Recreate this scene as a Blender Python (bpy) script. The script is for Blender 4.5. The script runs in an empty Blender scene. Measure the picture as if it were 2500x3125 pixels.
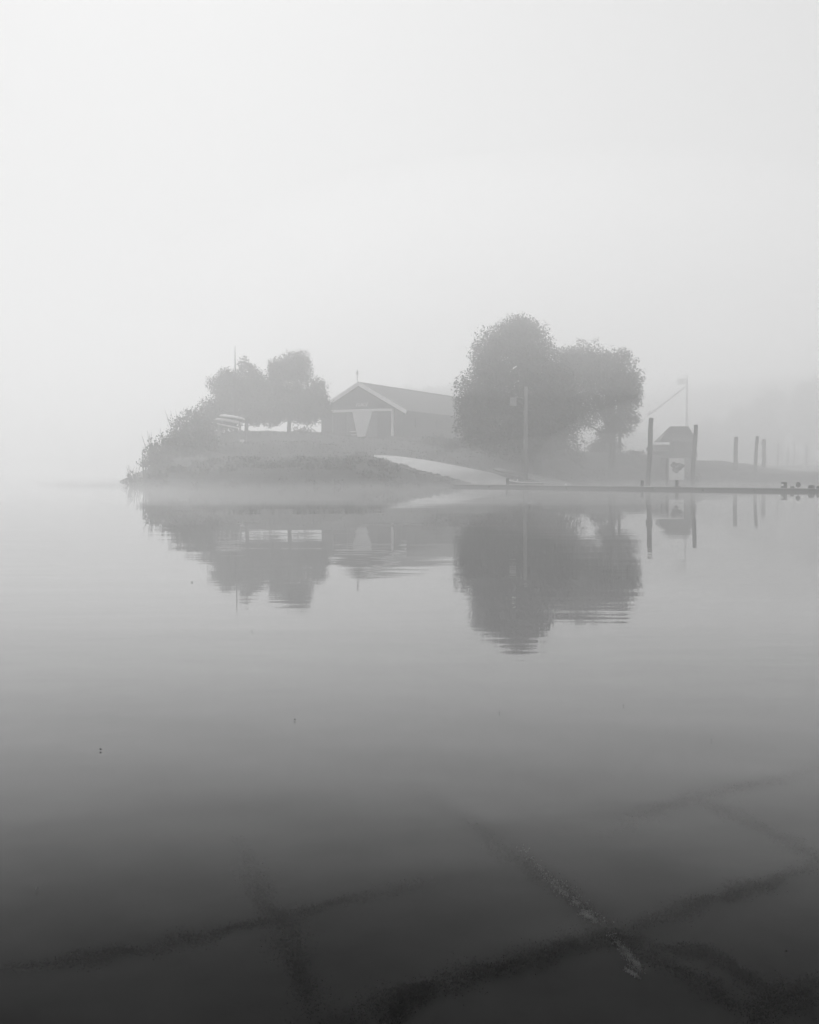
import bpy, math, random
import numpy as np
from mathutils import Vector, Matrix

SC = bpy.context.scene
COL = SC.collection
R = math.radians
PI = math.pi
rnd = random.Random(7)
nrs = np.random.RandomState(11)

# ------------------------------------------------------------------ camera
CAM_H = 1.6
F_PX, W_PX, H_PX, HORIZON = 3300.0, 2500.0, 3125.0, 1430.0
PITCH = math.atan((H_PX / 2 - HORIZON) / F_PX)          # looks slightly down
cam_d = bpy.data.cameras.new('camera')
cam = bpy.data.objects.new('camera', cam_d)
COL.objects.link(cam)
cam.location = (0, 0, CAM_H)
cam.rotation_euler = (PI / 2 - PITCH, 0, 0)
cam_d.sensor_fit = 'VERTICAL'
cam_d.sensor_height = 36.0
cam_d.sensor_width = 28.8
cam_d.lens = 36.0 * F_PX / H_PX
cam_d.clip_start = 0.1
cam_d.clip_end = 6000
SC.camera = cam

# ------------------------------------------------------------------ sky and sun
SUN_EL, SUN_AZ = R(46), R(-18)                           # azimuth from +Y towards +X
world = bpy.data.worlds.new('World')
SC.world = world
world.use_nodes = True
nt = world.node_tree
nt.nodes.clear()
wo = nt.nodes.new('ShaderNodeOutputWorld')
bg = nt.nodes.new('ShaderNodeBackground')
sky = nt.nodes.new('ShaderNodeTexSky')
sky.sky_type = 'NISHITA'
sky.sun_disc = False
sky.sun_elevation = SUN_EL
sky.sun_rotation = SUN_AZ
sky.air_density = 1.0
sky.dust_density = 4.0
bw = nt.nodes.new('ShaderNodeRGBToBW')
mixw = nt.nodes.new('ShaderNodeMix'); mixw.data_type = 'RGBA'
mixw.inputs['Factor'].default_value = 0.88               # an overcast veil evens the sky out
mixw.inputs['B'].default_value = (6.6, 6.6, 6.6, 1)
nt.links.new(sky.outputs[0], bw.inputs[0])
nt.links.new(bw.outputs[0], mixw.inputs['A'])
nt.links.new(mixw.outputs['Result'], bg.inputs['Color'])
bg.inputs['Strength'].default_value = 0.1
nt.links.new(bg.outputs[0], wo.inputs[0])

sun_d = bpy.data.lights.new('sun', 'SUN')
sun_d.energy = 2.5
sun_d.angle = R(20)
sun_d.color = (1, 1, 1)
sun = bpy.data.objects.new('sun', sun_d)
COL.objects.link(sun)
sd = Vector((math.sin(SUN_AZ) * math.cos(SUN_EL), math.cos(SUN_AZ) * math.cos(SUN_EL), math.sin(SUN_EL)))
sun.rotation_euler = sd.to_track_quat('Z', 'Y').to_euler()
sun.location = (-40, 60, 90)

SC.view_settings.view_transform = 'Standard'
SC.view_settings.look = 'None'
SC.view_settings.exposure = 0.0
SC.view_settings.gamma = 1.0
SC.cycles.use_denoising = True
SC.cycles.max_bounces = 10
SC.cycles.volume_bounces = 5
SC.cycles.diffuse_bounces = 3
SC.cycles.transparent_max_bounces = 8
SC.cycles.caustics_reflective = False
SC.cycles.caustics_refractive = False

HAZE_DENSITY = 0.0061
HAZE_G = 0.42

# ------------------------------------------------------------------ helpers
def at(px, py, D):
    """the point D metres ahead that the photograph shows at this pixel"""
    dx, dz = (px - W_PX / 2) / F_PX, -(py - H_PX / 2) / F_PX
    c, s = math.cos(PITCH), math.sin(PITCH)
    y, z = c + dz * s, dz * c - s
    k = D / y
    return Vector((dx * k, D, CAM_H + z * k))

def mat(name, v, rough=0.8, var=0.25, scale=3.0, spec=0.3, bump=0.0, ior=1.45, stretch=(1, 1, 1)):
    m = bpy.data.materials.new(name)
    m.use_nodes = True
    t = m.node_tree
    p = t.nodes['Principled BSDF']
    p.inputs['Roughness'].default_value = rough
    p.inputs['Specular IOR Level'].default_value = spec
    tc = t.nodes.new('ShaderNodeTexCoord')
    mp = t.nodes.new('ShaderNodeMapping')
    mp.inputs['Scale'].default_value = stretch
    n = t.nodes.new('ShaderNodeTexNoise')
    n.inputs['Scale'].default_value = scale
    n.inputs['Detail'].default_value = 6
    r = t.nodes.new('ShaderNodeValToRGB')
    lo, hi = v * (1 - var), v * (1 + var)
    r.color_ramp.elements[0].position = 0.3
    r.color_ramp.elements[1].position = 0.7
    r.color_ramp.elements[0].color = (lo, lo, lo, 1)
    r.color_ramp.elements[1].color = (hi, hi, hi, 1)
    t.links.new(tc.outputs['Object'], mp.inputs[0])
    t.links.new(mp.outputs[0], n.inputs['Vector'])
    t.links.new(n.outputs[0], r.inputs[0])
    t.links.new(r.outputs[0], p.inputs['Base Color'])
    if bump:
        b = t.nodes.new('ShaderNodeBump')
        b.inputs['Strength'].default_value = 1
        b.inputs['Distance'].default_value = bump
        t.links.new(n.outputs[0], b.inputs['Height'])
        t.links.new(b.outputs[0], p.inputs['Normal'])
    return m

M = {
    'leaf': mat('leaf', 0.045, 0.7, 0.45, 0.5),
    'leaf_pale': mat('leaf_pale', 0.065, 0.7, 0.4, 0.6),
    'brush': mat('brush_leaf', 0.022, 0.8, 0.4, 0.6),
    'reed': mat('reed', 0.07, 0.8, 0.35, 0.8),
    'bark': mat('bark', 0.06, 0.9, 0.3, 4, bump=0.02, stretch=(1, 1, .2)),
    'pile': mat('pile', 0.05, 0.9, 0.4, 5, bump=0.02, stretch=(1, 1, .15)),
    'pole': mat('pole_wood', 0.20, 0.85, 0.25, 5, stretch=(1, 1, .1)),
    'metal': mat('grey_metal', 0.30, 0.5, 0.15, 4),
    'white': mat('white_paint', 0.9, 0.5, 0.06, 2),
    'offwhite': mat('worn_white_paint', 0.62, 0.6, 0.12, 2),
    'wall': mat('dark_boarding', 0.055, 0.8, 0.25, 3, stretch=(6, 6, .3)),
    'panel': mat('grey_boarding', 0.11, 0.8, 0.15, 3, stretch=(6, 6, .3)),
    'door': mat('dark_door', 0.03, 0.8, 0.2, 3),
    'roof': mat('roof_sheet', 0.05, 0.7, 0.25, 2, stretch=(1, .2, 1)),
    'concrete': mat('ramp_concrete', 0.44, 0.85, 0.18, 1.2, bump=0.01),
    'gravel': mat('ramp_gravel', 0.20, 0.9, 0.25, 2.5, bump=0.02),
    'stone': mat('rubble_stone', 0.14, 0.9, 0.4, 3, bump=0.03),
    'deck': mat('jetty_deck', 0.48, 0.8, 0.12, 3),
    'float': mat('jetty_float', 0.05, 0.7, 0.2, 3),
    'dark': mat('dark_rubber', 0.03, 0.6, 0.2, 4),
    'hull': mat('pale_hull', 0.55, 0.35, 0.08, 2),
    'skiff': mat('skiff_hull', 0.10, 0.5, 0.2, 3),
    'ink': mat('printed_picture', 0.42, 0.6, 0.4, 5),
    'flag': mat('flag_cloth', 0.4, 0.8, 0.1, 3),
    'sunk': mat('sunken_weed', 0.06, 0.9, 0.3, 9),
    'silt': mat('pale_silt', 0.85, 0.9, 0.35, 30),
    'foam': mat('foam', 0.26, 0.9, 0.2, 30),
    'litter': mat('dead_leaf', 0.02, 0.8, 0.3, 40),
}

def tag(o, label=None, cat=None, group=None, kind=None):
    if label: o['label'] = label
    if cat: o['category'] = cat
    if group: o['group'] = group
    if kind: o['kind'] = kind
    return o

def empty(name, loc, rz=0.0):
    o = bpy.data.objects.new(name, None)
    COL.objects.link(o)
    o.location = loc
    o.rotation_euler = (0, 0, rz)
    o.empty_display_size = 0.3
    return o

class MB:
    def __init__(s): s.v, s.f = [], []
    def poly(s, vs, fs):
        k = len(s.v)
        s.v += [tuple(p) for p in vs]
        s.f += [tuple(i + k for i in f) for f in fs]
        return s
    def box(s, c, size, rz=0.0, bev=0.0):
        x, y, z = [d / 2 for d in size]
        b = min(bev, x * .9, y * .9)
        if b > 0:      # chamfered upright edges and top
            ring = [(x - b, -y), (x, -y + b), (x, y - b), (x - b, y), (-x + b, y), (-x, y - b), (-x, -y + b), (-x + b, -y)]
            ring2 = [(px * (1 - b / x), py * (1 - b / y)) for px, py in ring]
            vs = [(a, q, -z) for a, q in ring] + [(a, q, z - b) for a, q in ring] + [(a, q, z) for a, q in ring2]
            fs = [tuple(range(7, -1, -1)), tuple(range(16, 24))]
            for lv in (0, 8):
                for i in range(8):
                    j = (i + 1) % 8
                    fs.append((lv + i, lv + j, lv + 8 + j, lv + 8 + i))
        else:
            vs = [(a * x, q * y, w * z) for w in (-1, 1) for a, q in ((-1, -1), (1, -1), (1, 1), (-1, 1))]
            fs = [(3, 2, 1, 0), (4, 5, 6, 7), (0, 1, 5, 4), (1, 2, 6, 5), (2, 3, 7, 6), (3, 0, 4, 7)]
        cr, sr = math.cos(rz), math.sin(rz)
        return s.poly([(c[0] + p[0] * cr - p[1] * sr, c[1] + p[0] * sr + p[1] * cr, c[2] + p[2]) for p in vs], fs)
    def tube(s, pts, rad, n=8, cap=True):
        pts = [Vector(p) for p in pts]
        if not hasattr(rad, '__len__'): rad = [rad] * len(pts)
        k = len(s.v)
        for i, p in enumerate(pts):
            d = (pts[min(i + 1, len(pts) - 1)] - pts[max(i - 1, 0)]).normalized()
            up = Vector((0, 0, 1)) if abs(d.z) < .9 else Vector((1, 0, 0))
            a = d.cross(up).normalized(); b = d.cross(a)
            for j in range(n):
                t = 2 * PI * j / n
                s.v.append(tuple(p + (a * math.cos(t) + b * math.sin(t)) * rad[i]))
        for i in range(len(pts) - 1):
            for j in range(n):
                q = (j + 1) % n
                s.f.append((k + i * n + j, k + (i + 1) * n + j, k + (i + 1) * n + q, k + i * n + q))
        if cap:
            s.f.append(tuple(k + j for j in range(n)))
            e = k + (len(pts) - 1) * n
            s.f.append(tuple(e + j for j in range(n - 1, -1, -1)))
        return s
    def beam(s, a, b, w, h):
        """rectangular bar from a to b"""
        a, b = Vector(a), Vector(b)
        d = (b - a).normalized()
        up = Vector((0, 0, 1)) if abs(d.z) < .95 else Vector((0, 1, 0))
        u = d.cross(up).normalized() * w / 2
        t = u.cross(d).normalized() * h / 2
        vs = [p + q for p in (a, b) for q in (-u - t, u - t, u + t, -u + t)]
        return s.poly(vs, [(3, 2, 1, 0), (4, 5, 6, 7), (0, 1, 5, 4), (1, 2, 6, 5), (2, 3, 7, 6), (3, 0, 4, 7)])
    def prism(s, outline, a, b):
        """outline of (x, z) extruded between y=a and y=b"""
        n = len(outline)
        vs = [(x, a, z) for x, z in outline] + [(x, b, z) for x, z in outline]
        fs = [tuple(range(n)), tuple(range(2 * n - 1, n - 1, -1))]
        fs += [(i, n + i, n + (i + 1) % n, (i + 1) % n) for i in range(n)]
        return s.poly(vs, fs)
    def build(s, name, m, parent=None, smooth=False):
        me = bpy.data.meshes.new(name)
        me.from_pydata(s.v, [], s.f)
        me.materials.append(m)
        if smooth: me.polygons.foreach_set('use_smooth', [True] * len(me.polygons))
        me.update()
        o = bpy.data.objects.new(name, me)
        COL.objects.link(o)
        if parent: o.parent = parent
        return o

def copy_tree(o, parent=None):
    c = o.copy(); COL.objects.link(c)
    if parent: c.parent = parent
    for ch in [x for x in o.children]: copy_tree(ch, c)
    return c

def quads(name, P, S, m, parent=None, aspect=0.6, upright=0.0):
    """many small leaf faces at P (n,3) with sizes S (n)"""
    n = len(P)
    a = nrs.normal(size=(n, 3)); a[:, 2] += upright * nrs.choice([1], n)
    a /= np.linalg.norm(a, axis=1)[:, None]
    b = nrs.normal(size=(n, 3))
    b = np.cross(a, b); b /= np.linalg.norm(b, axis=1)[:, None]
    c = np.cross(a, b)
    A = a * S[:, None] * .5; B = b * S[:, None] * .5 * aspect
    fold = c * S[:, None] * .12
    V = np.stack([P - A, P + B + fold, P + A, P - B + fold], 1).reshape(-1, 3)
    me = bpy.data.meshes.new(name)
    me.vertices.add(4 * n); me.loops.add(4 * n); me.polygons.add(n)
    me.vertices.foreach_set('co', V.astype(np.float32).ravel())
    me.loops.foreach_set('vertex_index', np.arange(4 * n, dtype=np.int32))
    me.polygons.foreach_set('loop_start', np.arange(n, dtype=np.int32) * 4)
    me.update(calc_edges=True); me.validate()
    me.materials.append(m)
    o = bpy.data.objects.new(name, me)
    COL.objects.link(o)
    if parent: o.parent = parent
    return o

def lobes(macro, nsub, rmin, rmax, squash=.85):
    """clumps scattered through a set of big ellipsoids: (c, (rx,ry,rz))"""
    out = []
    wts = np.array([r[0] * r[2] for _, r in macro]); wts = wts / wts.sum()
    for _ in range(nsub):
        c, r = macro[nrs.choice(len(macro), p=wts)]
        d = nrs.normal(size=3); d /= np.linalg.norm(d)
        k = nrs.uniform(.15, 1) ** .45
        rr = nrs.uniform(rmin, rmax)
        p = np.array(c) + d * np.maximum(np.array(r) - rr * .7, .1) * k
        out.append((p, np.array((rr, rr, rr * squash))))
    return out

def leaves_in(lbs, per, smin, smax):
    P, S = [], []
    for c, r in lbs:
        n = max(6, int(per * (r[0] ** 2)))
        d = nrs.normal(size=(n, 3)); d /= np.linalg.norm(d, axis=1)[:, None]
        k = nrs.uniform(0, 1, n) ** .4
        k *= 1 + np.abs(nrs.normal(0, .17, n)) - .08
        P.append(c + d * r * k[:, None]); S.append(nrs.uniform(smin, smax, n))
    return np.concatenate(P), np.concatenate(S)

# ------------------------------------------------------------------ launching ramps (their lines shape the ground)
def edge(pts, n=28):
    w = [at(*p) for p in pts]
    t = np.linspace(0, len(w) - 1, n)
    A = np.array([list(p) for p in w])
    return np.stack([np.interp(t, range(len(w)), A[:, k]) for k in range(3)], 1)
rampL = edge([(1116, 1392, 122), (1200, 1412, 118), (1300, 1440, 110), (1400, 1466, 103), (1470, 1486, 98), (1500, 1520, 92)])
rampR = edge([(1128, 1388, 124), (1210, 1391, 124), (1310, 1405, 120), (1410, 1424, 114), (1500, 1442, 109), (1570, 1466, 102), (1610, 1498, 95)])
rmp2L = edge([(1505, 1431, 114), (1600, 1456, 105), (1660, 1474, 101), (1680, 1500, 95)])
rmp2R = edge([(1520, 1428, 116), (1620, 1446, 108), (1720, 1469, 102), (1800, 1494, 97)])

# ------------------------------------------------------------------ the ground
GP = []   # control points (x, y, z)
def g(px, py, D, w=1.0):
    p = at(px, py, D); GP.append((p.x, p.y, p.z, w))
def gz(px, D, z, w=1.0):
    GP.append(((px - 1250) / F_PX * D, D, z, w))
for px, D in ((428, 102), (500, 100), (600, 99), (700, 98.5), (800, 98), (900, 98), (1000, 98), (1100, 98), (1200, 98), (1300, 98),
              (1400, 98), (1500, 97), (1600, 97), (1700, 99), (1780, 103), (1850, 108), (1950, 114), (2050, 122), (2150, 145), (2250, 175), (2400, 215), (2600, 225)):
    gz(px, D, -.15, 2); gz(px, D - 6, -1.5, 1)
for px in range(450, 1150, 100): g(px, 1428 if px < 1000 else 1425, 101.5)
for px in range(500, 1100, 80): g(px, 1398, 109)
for px in range(700, 1020, 60): g(px, 1352, 122); g(px, 1320, 136, 2); gz(px, 150, 6.3); gz(px, 165, 5.2)
gz(392, 101, -.9, 3); gz(385, 108, -1.2, 3); gz(395, 96, -1.5, 3); g(465, 1432, 107); g(500, 1405, 112); g(560, 1385, 120); g(620, 1350, 124); g(660, 1325, 134, 2)
gz(640, 150, 4.5); gz(560, 145, 3.0); gz(500, 135, 1.5); gz(450, 122, .6)
for D in (106, 115, 125, 140, 155, 175, 200, 230): gz(422 - (D - 106) * .4, D, -1.4, 3); gz(300, D, -2.0)
for px in (1000, 1060, 1120, 1180, 1240): g(px, 1336, 145, 3)
gz(1050, 165, 5.8, 2); gz(1200, 180, 5.7, 2); gz(1350, 180, 5.5, 2)
g(1300, 1352, 140); g(1400, 1364, 132); g(1500, 1376, 124); g(1600, 1392, 110); g(1700, 1400, 112); g(1760, 1380, 125)
g(1840, 1384, 124); g(1900, 1384, 128); g(1980, 1390, 130); g(2060, 1396, 136); g(2130, 1404, 150, 2); g(2200, 1413, 178, 2)
g(2300, 1418, 205); g(2400, 1421, 235); g(2550, 1422, 245)
g(1200, 1375, 128); g(1300, 1382, 127); g(1400, 1400, 120); g(1000, 1368, 122); g(1080, 1385, 118); g(1050, 1350, 136)
g(1760, 1450, 109); g(1850, 1440, 116); g(1650, 1425, 109); g(1900, 1425, 122); g(2000, 1430, 128)
GP = np.array(GP)

def ground_z(X, Y):
    X = np.atleast_1d(np.asarray(X, float)); Y = np.atleast_1d(np.asarray(Y, float))
    d2 = (X[:, None] - GP[None, :, 0]) ** 2 + (Y[:, None] - GP[None, :, 1]) ** 2 + 1.0
    w = GP[None, :, 3] / d2 ** 2.2
    z = (w * GP[None, :, 2]).sum(1) / w.sum(1)
    z += (np.sin(X * 1.3 + Y * .7) * np.sin(Y * .9 - X * .4) * .10 + np.sin(X * .37) * np.cos(Y * .31) * .12) * (z > .4)
    z = np.where(z < .14, z - .6, z)
    for L, Rr in ((rampL, rampR), (rmp2L, rmp2R)):
        t = np.linspace(0, 1, 5)
        S = (L[:, None, :] * (1 - t[None, :, None]) + Rr[:, None, :] * t[None, :, None]).reshape(-1, 3)
        dd = (X[:, None] - S[None, :, 0]) ** 2 + (Y[:, None] - S[None, :, 1]) ** 2
        i = dd.argmin(1); d = np.sqrt(dd[np.arange(len(X)), i])
        b = np.clip((4.0 - d) / 3.0, 0, 1); b = b * b * (3 - 2 * b)
        z = z * (1 - b) + (S[i, 2] - .16) * b
    return z
def gz1(x, y): return float(ground_z([x], [y])[0])

def ground_mat():
    m = mat('rough_grass', 0.05, 0.9, 0.35, 0.35, bump=0.05)
    return m
gx = np.arange(-48, 100.1, .9); gy = np.arange(91, 252, .9)
XX, YY = np.meshgrid(gx, gy)
ZZ = np.concatenate([ground_z(XX[i], YY[i]) for i in range(len(gy))]).reshape(XX.shape)
b = MB(); nx, ny = len(gx), len(gy)
b.v = np.stack([XX, YY, ZZ], 2).reshape(-1, 3).tolist()
b.f = [(j * nx + i, j * nx + i + 1, (j + 1) * nx + i + 1, (j + 1) * nx + i) for j in range(ny - 1) for i in range(nx - 1)]
tag(b.build('ground', ground_mat(), smooth=True), kind='structure')

# far shore, a low hill 300 m off
b = MB(); xs = np.linspace(-14, 240, 52); ys = np.linspace(360, 470, 16)
for y in ys:
    for x in xs:
        t = min(1, (y - 360) / 40); e = min(1, max(0, (x + 14) / 25))
        b.v.append((x, y + 6 * math.sin(x * .05), -1 + t * e * (10 + 5 * math.sin(x * .03 - 1))))
b.f = [(j * 52 + i, j * 52 + i + 1, (j + 1) * 52 + i + 1, (j + 1) * 52 + i) for j in range(15) for i in range(51)]
tag(b.build('hills', ground_mat(), smooth=True), kind='structure')

# ------------------------------------------------------------------ ramps
def ribbon(name, L, Rr, m, th=.3, cols=5):
    b = MB(); n = len(L); t = np.linspace(0, 1, cols)
    for i in range(n):
        for k in t: b.v.append(tuple(L[i] * (1 - k) + Rr[i] * k))
    for i in range(n):
        for k in t: q = L[i] * (1 - k) + Rr[i] * k; b.v.append((q[0], q[1], q[2] - th))
    o = n * cols
    for i in range(n - 1):
        for k in range(cols - 1):
            a = i * cols + k
            b.f.append((a, a + 1, a + cols + 1, a + cols)); b.f.append((o + a, o + a + cols, o + a + cols + 1, o + a + 1))
        for k, s in ((0, 1), (cols - 1, -1)):
            a = i * cols + k
            b.f.append((a, a + cols, o + a + cols, o + a)[::s])
    b.f.append(tuple(list(range(cols)) + [o + k for k in range(cols - 1, -1, -1)]))
    e = (n - 1) * cols
    b.f.append(tuple([e + k for k in range(cols - 1, -1, -1)] + [o + e + k for k in range(cols)]))
    return tag(b.build(name, m), kind='structure')
ribbon('ramp', rampL, rampR, M['concrete'])
ribbon('path', rmp2L, rmp2R, M['gravel'])

# rubble along the lower edge of the ramp
b = MB()
for k in range(420):
    t = rnd.uniform(0.0, .86) * (len(rampL) - 1); i = int(t)
    p = rampL[i] * (1 - t + i) + rampL[min(i + 1, len(rampL) - 1)] * (t - i)
    off = rnd.uniform(.1, 1.5)
    x, y = p[0] - off * .75, p[1] - off * .65
    s = rnd.uniform(.1, .34)
    q = Matrix.Rotation(rnd.uniform(0, 6), 3, 'Z') @ Matrix.Rotation(rnd.uniform(-.5, .5), 3, 'X')
    vs = [q @ Vector((a * s * rnd.uniform(.6, 1.1), c * s * rnd.uniform(.6, 1.1), d * s * .6 * rnd.uniform(.6, 1.1))) for a in (-1, 1) for c in (-1, 1) for d in (-1, 1)]
    z = gz1(x, y) + s * .2
    b.poly([v + Vector((x, y, z)) for v in vs], [(0, 1, 3, 2), (4, 6, 7, 5), (0, 4, 5, 1), (2, 3, 7, 6), (0, 2, 6, 4), (1, 5, 7, 3)])
tag(b.build('rubble', M['stone']), 'line of loose grey rubble along the lower edge of the pale boat ramp', 'rubble', kind='stuff')

# ------------------------------------------------------------------ water: one sheet, finer near the camera
def axis(a, b, s0, grow, lim):
    out = [0.0]; s = s0
    while out[-1] < b:
        out.append(out[-1] + s)
        if out[-1] > lim: s *= grow
    return out
yp = [-80, -30, -12, -4, 0] + [1.4 + v for v in axis(0, 1900, .045, 1.035, 6.5)]
xp = axis(0, 1180, .05, 1.05, 4.5)
xs_ = np.array([-v for v in xp[:0:-1]] + xp); ys_ = np.array(yp, float)
WX, WY = np.meshgrid(xs_, ys_)
def wake(p0, p1, amp, wid, bow=0.0):
    """soft ridge beside a trough running from p0 to p1 (pixels)"""
    a, c = water_pt(*p0), water_pt(*p1)
    d = c - a; L = np.hypot(*d); d = d / L; n = np.array([-d[1], d[0]])
    u = (WX - a[0]) * d[0] + (WY - a[1]) * d[1]; v = (WX - a[0]) * n[0] + (WY - a[1]) * n[1]
    v = v - bow * np.sin(np.clip(u / L, 0, 1) * PI)
    fade = 1 / (1 + np.exp(-(u + .05) / .12)) / (1 + np.exp((u - L) / .12))
    wv = np.where(v > 0, wid * 3.2, wid)
    return .9 * amp * np.exp(-(v / wv) ** 2) * fade * (1 + .35 * np.sin(u * 7.1 + p0[0]))
def water_pt(px, py):
    p = at(px, py, 1.0); k = CAM_H / (CAM_H - p.z)
    return np.array([p.x * k, k])
WZ = np.zeros_like(WX)
for w_ in (((1058, 3110), (1913, 2833), .0030, .045, .02), ((1913, 2833), (2520, 2610), .0022, .06, .0),
           ((1343, 2434), (1913, 2833), .0016, .05, .02), ((1880, 2470), (2520, 2320), .0016, .10, .0),
           ((2200, 2440), (2520, 2600), .0010, .10, .0), ((-40, 2950), (977, 2760), .0014, .07, .02), ((977, 2760), (1500, 2640), .0012, .09, .0),
           ((1000, 2560), (1700, 2480), .0012, .16, .0), ((100, 2500), (900, 2420), .0012, .18, .0)):
    WZ += wake(*w_)
far = np.clip((WY - 2) / 10, 0, 1)
WZ += .0004 * np.sin(WX * 2.1 + WY * 5.3 + np.sin(WX * .9)) * np.exp(-((WY - 4) / 6) ** 2)
WZ += .0006 * np.sin(WY * 1.9 + .5 * np.sin(WX * .7)) * np.exp(-((WY - 8) / 6) ** 2)
b = MB(); nx, ny = len(xs_), len(ys_)
me = bpy.data.meshes.new('water')
V = np.stack([WX, WY, WZ], 2).reshape(-1, 3)
ii, jj = np.meshgrid(np.arange(nx - 1), np.arange(ny - 1)); a = (jj * nx + ii).ravel()
Fc = np.stack([a, a + 1, a + nx + 1, a + nx], 1)
me.vertices.add(len(V)); me.vertices.foreach_set('co', V.astype(np.float32).ravel())
me.loops.add(Fc.size); me.loops.foreach_set('vertex_index', Fc.astype(np.int32).ravel())
me.polygons.add(len(Fc)); me.polygons.foreach_set('loop_start', np.arange(len(Fc), dtype=np.int32) * 4)
me.update(calc_edges=True); me.validate()
me.polygons.foreach_set('use_smooth', [True] * len(me.polygons))
wm = bpy.data.materials.new('still_water'); wm.use_nodes = True
t = wm.node_tree; t.nodes.clear()
out = t.nodes.new('ShaderNodeOutputMaterial')
body = t.nodes.new('ShaderNodeBsdfTransparent'); body.inputs['Color'].default_value = (.42, .42, .42, 1)   # murky: most light is lost on the way down and up
gl = t.nodes.new('ShaderNodeBsdfGlossy'); gl.inputs['Roughness'].default_value = 0.0; gl.inputs['Color'].default_value = (1, 1, 1, 1)
fr = t.nodes.new('ShaderNodeFresnel'); fr.inputs['IOR'].default_value = 1.33
cv = t.nodes.new('ShaderNodeFloatCurve')                 # tone contrast put into the reflectance: darker at steep angles than real water
c_ = cv.mapping.curves[0]
c_.points[0].location = (0, 0); c_.points[1].location = (1, 1)
for x_, y_ in ((.074, .003), (.107, .030), (.139, .090), (.185, .190), (.254, .325), (.354, .47), (.50, .63), (.73, .78)): c_.points.new(x_, y_)
cv.mapping.update()
mx = t.nodes.new('ShaderNodeMixShader')
t.links.new(fr.outputs[0], cv.inputs['Value']); t.links.new(cv.outputs[0], mx.inputs[0])
t.links.new(body.outputs[0], mx.inputs[1]); t.links.new(gl.outputs[0], mx.inputs[2]); t.links.new(mx.outputs[0], out.inputs['Surface'])
tc = t.nodes.new('ShaderNodeTexCoord')
def wnoise(sx, sy, sc, detail, off=0):
    mp = t.nodes.new('ShaderNodeMapping'); mp.inputs['Scale'].default_value = (sx, sy, 1); mp.inputs['Location'].default_value = (off, off, 0)
    n = t.nodes.new('ShaderNodeTexNoise'); n.inputs['Scale'].default_value = sc; n.inputs['Detail'].default_value = detail
    t.links.new(tc.outputs['Object'], mp.inputs[0]); t.links.new(mp.outputs[0], n.inputs['Vector']); return n
fine = wnoise(.2, .8, 1.1, 3.5)
patch = wnoise(.03, .06, 1, 1, 3.3)
pr = t.nodes.new('ShaderNodeMapRange'); pr.inputs['From Min'].default_value = .42; pr.inputs['From Max'].default_value = .62
t.links.new(patch.outputs[0], pr.inputs['Value'])
mul = t.nodes.new('ShaderNodeMath'); mul.operation = 'MULTIPLY'
t.links.new(fine.outputs[0], mul.inputs[0]); t.links.new(pr.outputs[0], mul.inputs[1])
slow = wnoise(.12, .3, 1, 1, 9)
add = t.nodes.new('ShaderNodeMath'); add.operation = 'MULTIPLY_ADD'; add.inputs[1].default_value = .9
t.links.new(slow.outputs[0], add.inputs[0]); t.links.new(mul.outputs[0], add.inputs[2])
bp = t.nodes.new('ShaderNodeBump'); bp.inputs['Strength'].default_value = 1; bp.inputs['Distance'].default_value = .006
t.links.new(add.outputs[0], bp.inputs['Height']); t.links.new(bp.outputs[0], gl.inputs['Normal']); t.links.new(bp.outputs[0], fr.inputs['Normal'])
me.materials.append(wm)
water = bpy.data.objects.new('water', me); COL.objects.link(water)
tag(water, kind='structure')

# the bed under the murky water
BED0 = -.38
def bed_z(y): return BED0 - .02 * max(0.0, y - 5) - (.0 if y < 12 else min(1.4, (y - 12) * .05))
b = MB(); xs = [-1180, -200, -60, -20] + [-8 + i * .5 for i in range(33)] + [20, 60, 200, 1180]; ys = [-80, -20, 0] + [1 + .4 * i for i in range(30)] + [16, 22, 30, 45, 80, 150, 400, 2000]
for y in ys:
    for x in xs: b.v.append((x, y, bed_z(y) + (.02 * math.sin(x * 3.1) * math.sin(y * 2.3) if abs(x) < 9 and y < 14 else 0)))
nx = len(xs); b.f = [(j * nx + i, j * nx + i + 1, (j + 1) * nx + i + 1, (j + 1) * nx + i) for j in range(len(ys) - 1) for i in range(nx - 1)]
tag(b.build('seabed', mat('bed_mud', 0.085, 0.9, 0.35, 1.7), smooth=True), kind='structure')
def bed_pt(px, py, up=0.0):
    """where the line of sight meets the bed"""
    p = at(px, py, 1.0); z = BED0
    for _ in range(6):
        k = (CAM_H - z - up) / (CAM_H - p.z); z = bed_z(k)
    return Vector((p.x * k, k, z + up))
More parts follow.
